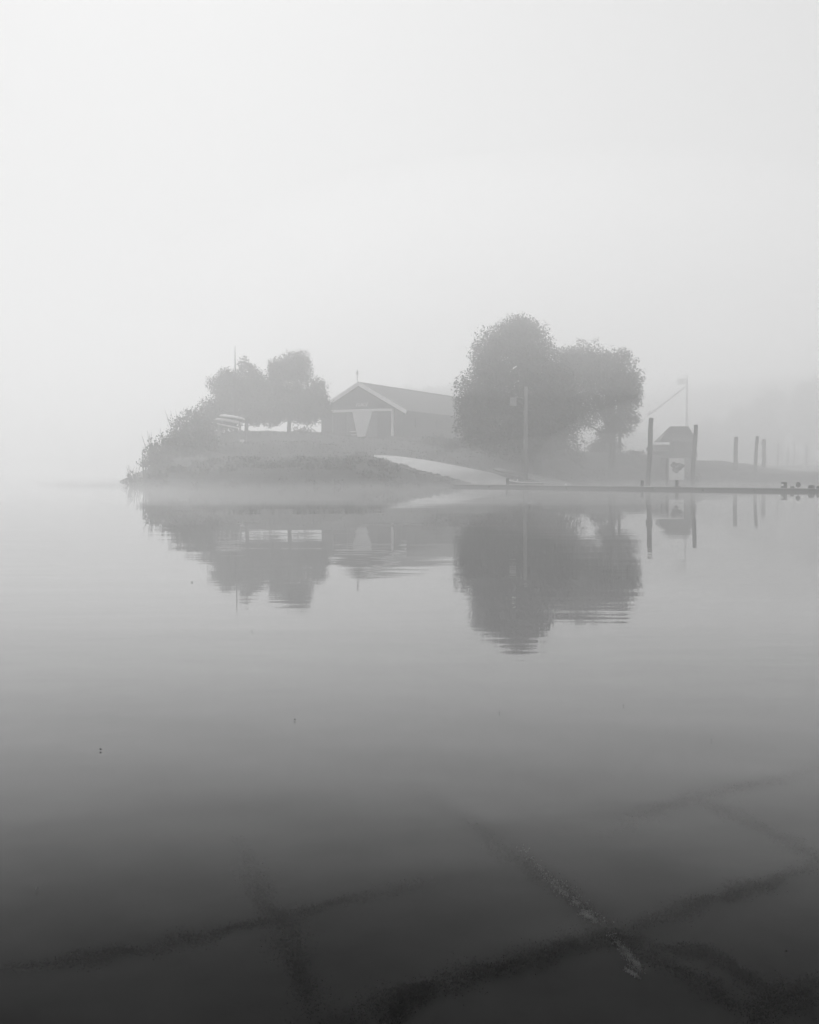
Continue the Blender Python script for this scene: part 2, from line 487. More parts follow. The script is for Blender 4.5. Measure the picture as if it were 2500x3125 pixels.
for pts, r, lab in (
    (((1000, 3125), (1150, 3060), (1330, 3000), (1500, 2960), (1640, 2915), (1780, 2870), (1900, 2845)), .040, 'broad dark drift of sunken weed rising from the bottom edge towards the pale streak'),
    (((1895, 2848), (2050, 2790), (2200, 2740), (2330, 2690), (2520, 2630)), .034, 'dark drift of sunken weed running from the pale streak to the right edge'),
    (((1420, 2500), (1530, 2590), (1620, 2660), (1740, 2760), (1850, 2840), (1960, 2900), (2080, 2960), (2190, 3020), (2330, 3125)), .040, 'long dark drift of sunken weed slanting down to the right through the crossing'),
    (((-20, 2950), (200, 2935), (420, 2900), (640, 2850), (860, 2790), (1080, 2745), (1330, 2680)), .030, 'long dark drift of sunken weed low on the left side of the water'),
    (((740, 2560), (800, 2700), (850, 2830), (905, 2960), (980, 3125)), .045, 'dark drift of sunken weed pointing straight away from the camera left of the middle'),
    (((2280, 3125), (2380, 3050), (2520, 2990)), .045, 'dark drift of sunken weed cutting the lower right corner'),
    (((1820, 2560), (1960, 2490), (2120, 2435), (2300, 2400), (2520, 2340)), .050, 'faint drift of sunken weed highest on the right side of the water'),
    (((2120, 2450), (2260, 2500), (2390, 2570), (2520, 2620)), .045, 'faint drift of sunken weed forking down to the right edge'),
    (((1180, 3125), (1240, 3060), (1310, 3010)), .030, 'short dark wisp of sunken weed at the bottom edge, beside the broad drift'),
    (((1990, 2900), (2120, 2890), (2260, 2960), (2360, 3030)), .026, 'thin wisp of sunken weed right of the crossing drifts')):
    P = [bed_pt(px + rnd.uniform(-14, 14), py + rnd.uniform(-7, 7), r * .5) for px, py in pts]
    Q = []
    for i in range(len(P) - 1):
        for k in range(5):
            q = P[i].lerp(P[i + 1], k / 5); q += Vector((rnd.gauss(0, .012), rnd.gauss(0, .018), 0)); Q.append(q)
    Q.append(P[-1])
    A_ = np.array([list(q) for q in Q]); n_ = len(A_); N_ = 11000
    seg = nrs.randint(0, n_ - 1, N_); tt = nrs.uniform(0, 1, N_)[:, None]
    c_ = A_[seg] * (1 - tt) + A_[seg + 1] * tt
    endf = np.clip(np.minimum(seg, n_ - 1 - seg) / 6.0, .15, 1)
    off = nrs.normal(size=(N_, 3)) * np.array([1.15, 1.8, .12]) * (r * (.62 + .25 * np.sin(seg * .9 + r * 90)))[:, None]
    keep_ = nrs.uniform(0, 1, N_) < endf
    P_ = (c_ + off)[keep_]; P_[:, 2] = np.maximum(P_[:, 2], c_[keep_][:, 2]) + .004
    org = P_.mean(0)
    o = quads('sunken_weed', P_ - org, nrs.uniform(.003, .009, len(P_)), M['sunk'], aspect=.7, upright=1.5)
    o.location = org; tag(o, lab, 'water weed', 'drifts of sunken weed near the camera')
# pale broken streak lying beside the crossing
PP = []
for (a, c, n, wd) in (((1655, 2700), (1715, 2765), 160, .013), ((1700, 2745), (1812, 2850), 480, .012), ((1775, 2832), (1820, 2855), 220, .010), ((1590, 2620), (1655, 2700), 60, .014),
                      ((1700, 2720), (1860, 2880), 120, .022), ((1865, 2895), (1905, 2950), 170, .010), ((1900, 2945), (1955, 3012), 560, .010), ((1908, 3008), (1950, 3032), 190, .005)):
    A, B = bed_pt(*a), bed_pt(*c)
    for k in range(n):
        u = rnd.random(); u += .12 * math.sin(u * 19)
        q = A.lerp(B, u); PP.append((q.x + rnd.gauss(0, wd), q.y + rnd.gauss(0, wd * 1.6), q.z + .06 + rnd.uniform(0, .01)))
tag(quads('silt_streak', np.array(PP), nrs.uniform(.003, .009, len(PP)), M['silt'], aspect=.8, upright=3.0), 'thin broken pale streak showing through the dark water where weed drifts cross', 'silt', kind='stuff')

# single floating leaves
for px, py, m, lab in ((1525, 2178, 'litter', 'tiny dark leaf afloat below the reflection of the big tree'),
                    (1903, 2156, 'litter', 'tiny dark leaf afloat on open water right of the tree reflection'),
                    (307, 2291, 'litter', 'tiny dark leaf afloat alone on the left side of the water'),
                    (769, 1928, 'litter', 'tiny dark leaf afloat just below the reflection of the round tree'),
                    (2400, 2911, 'litter', 'small dark leaf afloat near the lower right corner'),
                    (586, 1778, 'litter', 'tiny dark leaf afloat left of the reflection of the flagpole'),
                    (112, 2720, 'foam', 'tiny pale feather afloat near the lower left corner'),
                    (2171, 2262, 'foam', 'tiny pale feather afloat on the right side of the water'),
                    (900, 2200, 'foam', 'tiny pale feather afloat in the middle of the water')):
    q = water_pt(px, py); s = q[1] * 3.0 / F_PX * (.75 if m == 'litter' else .6)
    b = MB(); r0 = rnd.uniform(0, 3)
    ring = []
    for k in range(8):
        an = k * PI / 4; rr = s * (1.6 if k in (0, 4) else .9)
        ring.append((q[0] + rr * math.cos(an) * math.cos(r0) - rr * .6 * math.sin(an) * math.sin(r0), q[1] + 1.0 * (rr * math.cos(an) * math.sin(r0) + rr * .6 * math.sin(an) * math.cos(r0)), .006 + .004 * (k % 2)))
    up = [(x, y, z + .004) for x, y, z in ring]
    b.poly(ring + up, [tuple(range(7, -1, -1)), tuple(range(8, 16))] + [(k, (k + 1) % 8, 8 + (k + 1) % 8, 8 + k) for k in range(8)])
    o = b.build('leaf' if m == 'litter' else 'feather', M[m])
    tag(o, lab, 'leaf' if m == 'litter' else 'feather')

# ------------------------------------------------------------------ boathouse
U = 25.5
hut = empty('boathouse', (at(1100, 1300, 147).x, 147, 5.65), R(-U))
tag(hut, 'long dark boathouse with white gable trim and wide doors above the ramp', 'boathouse')
HWID, WALL, RIDGE, LEN = 6.25, 4.0, 7.55, 33.5
# walls: open front with two doorways cut
b = MB()
b.prism([(-HWID, 0 - 1.2), (HWID, -1.2), (HWID, WALL), (0, RIDGE - .25), (-HWID, WALL)], 0.25, LEN - .3)
b.build('wall', M['wall'], hut)
b = MB()
for sx in (-1, 1):
    e = (sx * (HWID + .85), WALL - .38 )
    r_ = (0, RIDGE)
    pts = [(e[0], e[1]), (r_[0], r_[1]), (r_[0], r_[1] - .16), (e[0], e[1] - .16)]
    if sx > 0: pts = pts[::-1]
    b.prism(pts, -.55, LEN)
roof = b.build('roof', M['roof'], hut)
b = MB().tube([(0, -.55, RIDGE + .03), (0, LEN, RIDGE + .03)], .09, 6)
b.build('ridge_cap', M['roof'], roof)
for sx in (-1, 1):
    b = MB()
    e = Vector((sx * (HWID + .95), -.60, WALL - .58)); a = Vector((0, -.60, RIDGE - .16))
    b.beam(a, e, .07, .48)
    b.build('bargeboard', M['white'], hut)
b = MB().box((.28, .0, 3.82), (9.3, .32, .34)); b.build('door_header', M['white'], hut)
b = MB().box((4.85, .05, 1.98), (.2, .26, 3.34)); b.build('door_post', M['white'], hut)
b = MB().box((-4.35, .05, 1.98), (.13, .26, 3.34)); b.build('door_post', M['panel'], hut)['label'] = 'dull grey door post'  # left post in a duller grey than the right one
for x0, x1 in ((-4.27, -2.15), (2.55, 4.76)):
    d = MB().box(((x0 + x1) / 2, .17, 1.82), (x1 - x0, .12, 3.64)).build('door', M['door'], hut)
    bb = MB()
    for k in range(1, 5): bb.box((x0 + (x1 - x0) * k / 5, .10, 1.82), (.04, .03, 3.6))
    bb.box(((x0 + x1) / 2, .085, 1.0), (x1 - x0 - .1, .03, .16)); bb.box(((x0 + x1) / 2, .085, 2.9), (x1 - x0 - .1, .03, .16))
    bb.build('batten', M['wall'], d)
MB().box((.2, .19, 1.82), (4.66, .10, 3.64)).build('door', M['panel'], hut)['label'] = 'grey middle door carrying the white wedge'
b = MB().prism([(-.45, .1), (.75, .35), (1.75, 3.66), (-1.25, 3.66)], .02, .135)
b.build('wedge_panel', M['white'], hut)
b = MB().box((-.98, .0, .98), (1.15, .2, .15)).box((-.9, .0, .55), (1.0, .15, .07)); b.build('rail', M['offwhite'], hut)
b = MB().box((.17, .2, 4.62), (1.95, .1, .62)); sg = b.build('sign_board', M['panel'], hut)
b = MB()                                                 # pale worn lettering, unreadable in the photograph
for x, w, tl in ((-.62, .09, .10), (-.34, .10, 0), (-.16, .10, 0), (.06, .08, .12), (.26, .08, -.1), (.46, .1, 0), (.78, .09, -.16), (.92, .09, .14)):
    b.beam((x - tl, .13, 4.40), (x + tl, .13, 4.84), .035, w)
b.box((-.25, .13, 4.46), (.3, .04, .08)).box((.16, .13, 4.55), (.3, .04, .07)).box((.55, .13, 4.44), (.25, .04, .07))
b.build('lettering', M['offwhite'], sg)
b = MB().tube([(-.25, -.35, RIDGE - .1), (-.25, -.35, RIDGE + 1.1)], .05, 6)
b.poly([(-.25, -.35, RIDGE + 1.95), (-.06, -.35, RIDGE + 1.2), (-.25, -.25, RIDGE + .95), (-.44, -.35, RIDGE + 1.2), (-.25, -.45, RIDGE + .95)], [(0, 1, 2), (0, 2, 3), (0, 3, 4), (0, 4, 1), (1, 4, 3, 2)])
b.box((-.25, -.35, RIDGE + .75), (.6, .05, .05))
b.build('weathervane', M['metal'], hut)
b = MB().box((0, -.9, -.28), (11.5, 2.2, .5)); b.build('threshold', M['gravel'], hut)
for k in range(4):
    w_ = MB().box((HWID + .02, 5 + 7 * k, 2.3), (.1, 1.7, 1.1)).build('window', M['door'], hut)
    MB().box((HWID + .06, 5 + 7 * k, 1.68), (.12, 1.9, .1)).build('sill', M['wall'], w_)

# ------------------------------------------------------------------ trees
nrs = np.random.RandomState(5); rnd = random.Random(23)
def tree(name, D, macro_px, nsub, rr, per, ls, trunk_px, label, cat='tree', m='leaf', depth=.9, group=None, limbs=7, base=None, trunk_r=.3):
    """macro_px: ellipsoids (px, py, rx_px, ry_px)"""
    k = D / F_PX
    bx = at(trunk_px, 1400, D).x
    bz = gz1(bx, D) - .2 if base is None else base
    root = empty(name, (bx, D, bz))
    tag(root, label, cat, group)
    mac = []
    for px, py, rx, ry in macro_px:
        c = at(px, py, D); mac.append(((c.x - bx, nrs.uniform(-.6, .6), c.z - bz), (rx * k, rx * k * depth, ry * k)))
    lbs = lobes(mac, nsub, *rr)
    P, S = leaves_in(lbs, per, *ls)
    quads('crown', P, S, M[m], root)
    top = max(c[2] for c, r in mac)
    b = MB()
    h = top * .8
    b.tube([(0, 0, 0), (.1, 0, h * .35), (-.1, .1, h * .7), (.05, 0, h)], [trunk_r * 1.35, trunk_r, trunk_r * .7, trunk_r * .3], 9)
    for i in range(limbs):
        c, r = lbs[rnd.randrange(len(lbs))]
        z0 = rnd.uniform(.25, .6) * h
        c = Vector(c); m0 = Vector((0, 0, z0)).lerp(c, .5) + Vector((0, 0, .4))
        b.tube([(0, 0, z0), m0, c], [trunk_r * .45, trunk_r * .3, trunk_r * .1], 6)
    b.build('trunk', M['bark'], root, smooth=True)
    return root

tree('broadleaf_tree', 110, [(1565, 1095, 138, 134), (1490, 1195, 120, 124), (1640, 1160, 118, 130), (1560, 1270, 170, 110), (1660, 1310, 130, 95), (1590, 1020, 92, 66), (1460, 1290, 75, 85), (1560, 1335, 165, 65), (1700, 1200, 60, 120), (1660, 1345, 95, 45)],
     560, (.7, 1.7), 120, (.15, .31), 1640, 'tallest tree, broad and rounded, standing right of the boathouse behind the pale pole', limbs=9, trunk_r=.4)
tree('broadleaf_tree', 119, [(1790, 1160, 110, 110), (1860, 1160, 100, 88), (1885, 1240, 82, 90), (1780, 1250, 95, 70), (1850, 1110, 100, 48), (1730, 1220, 100, 130), (1905, 1180, 62, 100), (1895, 1290, 58, 55), (1770, 1100, 70, 50), (1715, 1290, 65, 70), (1740, 1130, 80, 85), (1850, 1325, 45, 35)],
     500, (.55, 1.3), 110, (.14, .29), 1868, 'wide loose tree with ragged twigs, right beside the tallest tree', limbs=10, trunk_r=.3)
tree('young_tree', 127, [(1890, 1088, 80, 30), (1800, 1055, 60, 28), (1945, 1170, 30, 80), (1938, 1280, 32, 40)],
     90, (.25, .6), 44, (.2, .36), 1890, 'sparse young tree whose thin twigs stick out behind the wide loose tree', limbs=14, trunk_r=.16)
tree('broadleaf_tree', 140, [(885, 1165, 84, 84), (865, 1235, 125, 75), (935, 1235, 76, 66), (815, 1240, 85, 68), (972, 1195, 38, 46), (900, 1108, 62, 46), (845, 1135, 36, 52), (798, 1208, 62, 66), (815, 1256, 98, 54), (940, 1258, 76, 50), (985, 1250, 30, 50)],
     520, (.6, 1.35), 105, (.16, .32), 882, 'round dense tree between the flagpole and the boathouse', limbs=7, trunk_r=.22)
tree('conifer', 137, [(750, 1150, 42, 60), (735, 1205, 95, 55), (715, 1250, 110, 55), (780, 1240, 80, 60), (690, 1200, 55, 45), (745, 1115, 18, 30), (672, 1175, 48, 40), (700, 1150, 42, 30), (690, 1262, 75, 42), (778, 1262, 62, 44), (785, 1160, 36, 44)],
     420, (.5, 1.1), 95, (.15, .3), 752, 'dark pointed tree with drooping twigs just behind the flagpole', 'tree', limbs=9, trunk_r=.2)

def shrub(px, py, rpx, D, label, m='leaf', group=None, name='shrub', dens=34, wid=1.0, spikes=0):
    """a bushy plant whose top shows at (px, py)"""
    k = D / F_PX; c = at(px, py, D)
    bz = gz1(c.x, D) - .1
    root = empty(name, (c.x, D, bz)); tag(root, label, 'shrub', group)
    h = max(.5, c.z - bz); r = rpx * k
    nb = max(5, int(2 + r * r * 5))
    mac = [((0, 0, h * .5), (r * wid, r * .8, h * .55)), ((r * .3 * wid, 0, h * .35), (r * .8, r * .7, h * .4)), ((-r * .35 * wid, 0, h * .35), (r * .8, r * .7, h * .4))]
    P, S = leaves_in(lobes(mac, nb * 3, .25 * r + .1, .42 * r + .15), dens, .16, .36)
    P[:, 2] = np.maximum(P[:, 2], .02)
    quads('foliage', P, S, M[m], root)
    b = MB()
    for i in range(5 + spikes):
        an = rnd.uniform(0, 6.28); q = rnd.uniform(.3, .8) * r
        hh = h * (rnd.uniform(.6, .9) if i < 5 else rnd.uniform(1.0, 1.25))
        b.tube([(0, 0, 0), (q * .4 * math.cos(an), q * .4 * math.sin(an), hh * .5), (q * math.cos(an), q * math.sin(an), hh)], [.05, .035, .015], 5)
    b.build('stem', M['bark'], root)
    return root

gslope = 'shrubs climbing the left edge of the bank'
for px, py, r, D, lab in (
    (408, 1425, 34, 103, 'lowest shrub at the far left tip of the bank'),
    (442, 1392, 42, 105, 'low shrub second from the left tip of the bank'),
    (462, 1338, 40, 109, 'spiky shrub leaning out over the left tip of the bank'),
    (505, 1312, 52, 113, 'leafy shrub on the left slope below the hedge top'),
    (545, 1272, 56, 118, 'tall shrub with bare twigs halfway up the left slope'),
    (595, 1240, 62, 122, 'big shrub beside the pale stacked canoes on the left slope'),
    (635, 1205, 60, 130, 'highest shrub on the left slope below the pointed tree'),
    (690, 1200, 55, 134, 'shrub joined to the foot of the pointed tree'),
    (610, 1300, 62, 118, 'dark shrub in front of the highest shrub on the left slope'),
    (550, 1340, 62, 112, 'dark shrub in the middle of the left slope'),
    (490, 1375, 50, 107, 'dark shrub just above the waterline near the left tip')):
    shrub(px, py, r, D, lab, group=gslope, dens=46, spikes=6 if px in (462, 545, 442, 408) else 1)
# mound of brush under the round tree
shrub(925, 1298, 36, 146, 'low mound of brush under the round tree by the boathouse', m='leaf_pale', wid=1.1)
# dark brush along the water in front of the lawn
gb = 'dark brush along the waterline below the lawn'
for row, (D0, y0, rr) in enumerate(((105.5, 1404, 34), (101.5, 1428, 34))):
    for i, px in enumerate(range(455 + 25 * row, 1230, 52)):
        top = y0 + (12 if px < 640 else 0) + max(0, (px - 1090) * .16) + rnd.uniform(-8, 8)
        n_ = ('first', 'second', 'third', 'fourth', 'fifth', 'sixth', 'seventh', 'eighth', 'ninth', 'tenth', 'eleventh', 'twelfth', 'thirteenth', 'fourteenth', 'last', 'end')[i]
        shrub(px + rnd.uniform(-12, 12), top, rr + rnd.uniform(-6, 8), D0 + rnd.uniform(-.6, .8), ('dark shrub in the upper row of waterside brush, %s from the left' if row == 0 else 'dark shrub in the lower row of waterside brush, %s from the left') % n_,
              m='brush', group=gb, dens=44, wid=1.15)
for i, px in enumerate((500, 600, 690, 780, 870, 960, 1040, 1120, 1200, 1280)):
    shrub(px, 1464, 26, 99.4, 'low tuft of waterside growth at the foot of the bank, ' + ('%s from the left tip' % ('first', 'second', 'third', 'fourth', 'fifth', 'sixth', 'seventh', 'eighth', 'ninth', 'last')[i]), m='reed', group='low tufts at the foot of the bank', name='waterside_plant', dens=26, wid=1.5)
# growth on the right of the ramp and round the tree foot
for px, py, r, D, lab in ((1330, 1325, 45, 136, 'dark hedge bush against the long side of the boathouse'),
                          (1400, 1335, 50, 130, 'second hedge bush from the boathouse gable, beside its long wall'),
                          (1480, 1340, 55, 126, 'dark bush left of the pale pole, under the tallest tree'),
                          (1560, 1350, 45, 120, 'bush just left of the foot of the pale pole'),
                          (1680, 1350, 55, 117, 'wide dark bush right of the pale pole, under the tallest tree'),
                          (1850, 1338, 62, 128, 'dark bush beneath the wide loose tree'),
                          (1940, 1372, 36, 130, 'low bush left of the nearest tall pile'),
                          (1620, 1352, 60, 116, 'bush directly behind the pale pole'),
                          (1745, 1345, 48, 118, 'low bush at the right end of the row under the tallest tree'),
                          (2105, 1408, 40, 121, 'low dark bush on the bank right of the white notice board')):
    shrub(px, py, r, D, lab, dens=32)

# rough grass over the whole bank
N = 26000
gxr = nrs.uniform(-28, 34, N); gyr = nrs.uniform(98, 142, N)
gzr = np.concatenate([ground_z(gxr[i:i + 2000], gyr[i:i + 2000]) for i in range(0, N, 2000)])
keep = gzr > .15
RS = np.concatenate([(rampL[:, None] * (1 - k) + rampR[:, None] * k) for k in (np.array([0, .25, .5, .75, 1])[None, :, None],)]).reshape(-1, 3)
RS2 = (rmp2L[:, None] * (1 - np.array([0, .5, 1])[None, :, None]) + rmp2R[:, None] * np.array([0, .5, 1])[None, :, None]).reshape(-1, 3)
for A_ in (RS, RS2):
    for i in range(0, N, 2000):
        d = (gxr[i:i + 2000, None] - A_[None, :, 0]) ** 2 + (gyr[i:i + 2000, None] - A_[None, :, 1]) ** 2
        keep[i:i + 2000] &= d.min(1) > 1.3
P = np.stack([gxr, gyr, gzr + .07], 1)[keep]
o = quads('grass', P, nrs.uniform(.12, .34, len(P)), M['leaf_pale'], aspect=.3, upright=2.2)
tag(o, 'rough grass covering the bank round the boathouse and ramp', 'grass', kind='stuff')

# far wood, one faint mass on the hill across the water
mac = []
for x in np.arange(0, 150, 5.5):
    px = 1250 + x / 330 * F_PX
    topy = np.interp(px, [1150, 1250, 1330, 1500, 1900, 2050, 2200, 2350, 2500, 2800], [1200, 1165, 1158, 1190, 1290, 1320, 1255, 1180, 1125, 1115]) + rnd.uniform(-8, 8)
    y = rnd.uniform(385, 412); x *= 1.22; zt = at(px, topy, y).z
    mac.append(((x, y, zt * .6), (rnd.uniform(6, 8), 6, zt * .42)))
P, S = leaves_in(lobes(mac, 700, 1.8, 3.8), 12, .8, 1.7)
tag(quads('far_wood', P, S, M['leaf'], aspect=.8), 'faint far wood on the hill behind the piles and boathouse', 'wood', kind='stuff')

# ------------------------------------------------------------------ flagpole, pole, boat rack
p0 = at(719, 1300, 133); zb = gz1(p0.x, 133); zt = at(719, 1058, 133).z
fp = empty('flagpole', (p0.x, 133, zb - .1)); tag(fp, 'thin bare flagpole rising above the dark pointed tree', 'flagpole')
h = zt - zb
MB().tube([(0, 0, 0), (0, 0, h * .55), (0, 0, h * .8), (0, 0, h)], [.13, .11, .07, .03], 8).build('pole', M['pile'], fp, smooth=True)
MB().tube([(0, 0, h), (0, 0, h + .06), (0, 0, h + .12)], [.03, .06, .02], 8).build('finial', M['metal'], fp)

p0 = at(1604, 1392, 104); zb = gz1(p0.x, 104) - .2; top = at(1604, 1180, 104).z - zb
up = empty('utility_pole', (p0.x, 104, zb)); tag(up, 'pale upright wooden pole with a small bracket box, before the tallest tree', 'pole')
MB().tube([(0, 0, 0), (0, 0, top * .5), (.02, 0, top)], [.23, .20, .17], 10).build('shaft', M['pole'], up, smooth=True)
c = at(1566, 1226, 104); lx, lz = c.x - p0.x, c.z - zb
MB().box((lx, -.1, lz), (.62, .4, .78), bev=.06).build('box', M['metal'], up)
MB().beam((0, -.05, lz + .30), (lx + .2, -.05, lz + .46), .07, .08).beam((0, -.05, lz - .4), (lx + .1, -.05, lz + .35), .05, .05).build('bracket', M['pole'], up)
c = at(1571, 1122, 104); mz = c.z - zb  # arm and white block added at a pale spot in the crown
MB().tube([(.02, .05, top - .6), (.0, .05, top + .7), (-.35, .05, mz + .1), (c.x - p0.x + .12, .05, mz + .12)], [.05, .045, .04, .03], 7).build('bent_arm', M['pile'], up)
MB().poly([(c.x - p0.x + a, q, mz + w) for a, q, w in ((-.22, -.12, -.16), (.16, -.12, .05), (.16, .12, .05), (-.22, .12, -.16), (-.12, -.1, .04), (.2, -.08, .2), (.2, .08, .2), (-.12, .1, .04))],
          [(3, 2, 1, 0), (4, 5, 6, 7), (0, 1, 5, 4), (1, 2, 6, 5), (2, 3, 7, 6), (3, 0, 4, 7)]).build('white_block', M['white'], up)

# rack with two upturned canoes
D = 126.0
k = D / F_PX
p0 = at(705, 1312, D); zb = gz1(p0.x, D)
def loc(px, py): q = at(px, py, D); return Vector((q.x - p0.x, 0, q.z - zb))
rk = empty('canoe_rack', (p0.x, D, zb)); tag(rk, 'low timber rack carrying the two pale canoes left of the round tree', 'rack')
for px, y1, y2 in ((668, 1290, 1312), (733, 1284, 1318), (752, 1292, 1318)):
    for dy in (-.35, .35):
        q = loc(px, y1); MB().box((q.x, dy, q.z / 2 - .1), (.09, .09, q.z + .2)).build('post', M['pole'], rk)
b = MB().beam(loc(664, 1293) + Vector((0, -.42, 0)), loc(732, 1307) + Vector((0, -.42, 0)), .08, .17); b.build('rail', M['offwhite'], rk)
for (px, py) in ((680, 1287), (728, 1293)):
    q = loc(px, py); MB().beam(q + Vector((0, -.6, 0)), q + Vector((0, .6, 0)), .08, .08).build('arm', M['pole'], rk)
def canoe(a, c, w, h, label):
    a, c = at(*a, D), at(*c, D); mid = (a + c) / 2; L = (c - a).length
    r = empty('canoe', mid); r.rotation_euler = (0, -math.asin((c.z - a.z) / L), 0)
    tag(r, label, 'canoe', 'pale canoes on the rack')
    b = MB(); n, mm = 16, 9
    for i in range(n + 1):
        t = -1 + 2 * i / n; f = max(.02, (1 - abs(t) ** 2.4)); sheer = .10 * abs(t) ** 3 * h * 2
        for j in range(mm):
            an = PI * j / (mm - 1)
            b.v.append((t * L / 2, math.cos(an) * w / 2 * f ** .8, math.sin(an) * h * (.35 + .65 * f ** .5) - sheer))
    for i in range(n):
        for j in range(mm - 1):
            a_ = i * mm + j; b.f.append((a_, a_ + 1, a_ + mm + 1, a_ + mm))
    for i in range(n): b.f.append((i * mm, (i + 1) * mm, (i + 1) * mm + mm - 1, i * mm + mm - 1))
    b.build('hull', M['hull'], r, smooth=True)
    MB().tube([(-L / 2 * .96, 0, h * .45)] + [(L / 2 * t, 0, h * (.37 + .65 * (1 - abs(t) ** 2.4) ** .5)) for t in (-.8, -.4, 0, .4, .8)] + [(L / 2 * .96, 0, h * .45)], .02, 5).build('keel', M['offwhite'], r)
    return r
canoe((670, 1269), (748, 1281), .85, .27, 'upper pale canoe upturned on the rack left of the round tree')
canoe((656, 1280), (741, 1295), .9, .29, 'lower pale canoe upturned on the rack, its tip sticking out to the left')
# small white box at a pale patch beside the canoe rack
q = at(742, 1308, D); MB().box((q.x, D - .25, q.z), (.55, .35, .62), bev=.05)
crate = MB().box((0, 0, .3), (.52, .4, .6), bev=.04).build('white_box', M['offwhite'])
crate.location = (q.x, D - .9, gz1(q.x, D - .9) - .02); tag(crate, 'small white box at the right foot of the canoe rack', 'box')

# ------------------------------------------------------------------ jetty
JA, JB = Vector((4.4, 96.5, 0)), Vector((33.5, 70.0, 0))
jd = (JB - JA).normalized(); jn = Vector((jd.y, -jd.x, 0)); JL = (JB - JA).length
if jn.y > 0: jn = -jn
jrz = math.atan2(jd.y, jd.x)
def on_jetty(px, off=0.0):
    """point of the jetty line under pixel column px"""
    s = (px - 1250) / F_PX
    t = (s * JA.y - JA.x) / (jd.x - s * jd.y)
    return JA + jd * t + jn * off
jt = empty('jetty', JA, jrz); tag(jt, 'long low floating jetty with a pale top edge running to the right', 'jetty')
MB().box((JL / 2, 0, .175), (JL, 1.7, .07)).build('deck', M['deck'], jt)
b = MB()
for i in range(int(JL // 4) + 1):
    x0 = i * 4 + .06; b.box((x0 + 1.92, 0, -.03), (3.84, 1.5, .335))
b.build('float', M['float'], jt)
MB().box((JL / 2, -.89, .14), (JL, .07, .12)).box((JL / 2, .89, .14), (JL, .07, .12)).build('fender_board', M['pile'], jt)
b = MB()
for i in range(int(JL / .5)): b.box((.25 + i * .5, 0, .215), (.47, 1.66, .012))
b.build('planking', M['deck'], jt)
DK = .22

def bollard(px, hpx, wpx, label, off=0.0, dome=True):
    q = on_jetty(px, off); k = q.y / F_PX; h, w = hpx * k, wpx * k / 2
    r = empty('bollard', (q.x, q.y, DK)); tag(r, label, 'bollard')
    MB().tube([(0, 0, 0), (0, 0, h * .15), (0, 0, h * .85)], [w * 1.0, w * .85, w * .85], 12).build('post', M['pile'], r, smooth=False)
    MB().tube([(0, 0, h * .85), (0, 0, h * .92), (0, 0, h)], [w * 1.02, w * .98, w * .55], 12).build('cap', M['pile'], r)
    return r
bollard(1549, 20, 11, 'lone dark bollard at the left end of the jetty, by the ramp foot')
bollard(1960, 18, 11, 'short dark bollard on the jetty left of the white notice board')
def dock_box(px, py0, hpx, wpx, label, plate=False, name='dock_box'):
    q = on_jetty(px); k = q.y / F_PX; h, w = hpx * k, wpx * k
    r = empty(name, (q.x, q.y, DK), jrz); tag(r, label, 'dock box')
    MB().box((0, 0, h * .42), (w, w * .9, h * .84), bev=.02).build('body', M['dark'], r)
    MB().box((0, 0, h * .92), (w * 1.1, w, h * .16), bev=.03).build('lid', M['float'], r)
    if plate: MB().box((-w * .2, -w * .47, h * .55), (w * .55, .02, h * .36)).build('label_plate', M['white'], r)
    return r
dock_box(2393, 0, 18, 14, 'upright dark box with a white plate, on the right part of the jetty', True)
q = on_jetty(2436); k = q.y / F_PX
r = empty('outboard_motor_cover', (q.x, q.y, DK)); tag(r, 'dark rounded hood on a thin stand, right of the box with the white plate', 'cover')
MB().tube([(0, 0, .1), (0, 0, .14), (0, 0, .30), (0, 0, .39), (0, 0, .43)], [.12, .17, .17, .13, .05], 12).build('hood', M['dark'], r, smooth=True)
MB().tube([(0, 0, 0), (0, 0, .12)], [.07, .05], 8).build('stand', M['metal'], r)
for px, w, h, lab in ((2416, 9, 4, 'small low dark cleat block between the box and the rounded hood'), (2475, 15, 8, 'flat low dark locker on the jetty near the right edge'), (2498, 12, 6, 'last low dark block on the jetty at the right edge')):
    q = on_jetty(px); k = q.y / F_PX
    o = MB().box((0, 0, h * k / 2), (w * k, .4, h * k), bev=.04).box((0, 0, h * k + .02), (w * k * .8, .3, .04)).build('deck_block', M['dark']); o.location = (q.x, q.y - .1, DK); o.rotation_euler.z = jrz
    tag(o, lab, 'block')
for px, lab in ((2414, 'tiny white mooring ball beside the box with the white plate'), (2463, 'bright white mooring ball near the right end of the jetty'), (1733, 'tiny white mooring ball halfway along the left part of the jetty')):
    q = on_jetty(px, .3)
    o = MB().tube([(0, 0, 0), (0, 0, .02), (0, 0, .07), (0, 0, .12), (0, 0, .15), (0, 0, .17)], [.03, .06, .085, .06, .02, .025], 10).build('mooring_ball', M['white'], smooth=True)
    o.location = (q.x, q.y, DK); tag(o, lab, 'mooring ball')

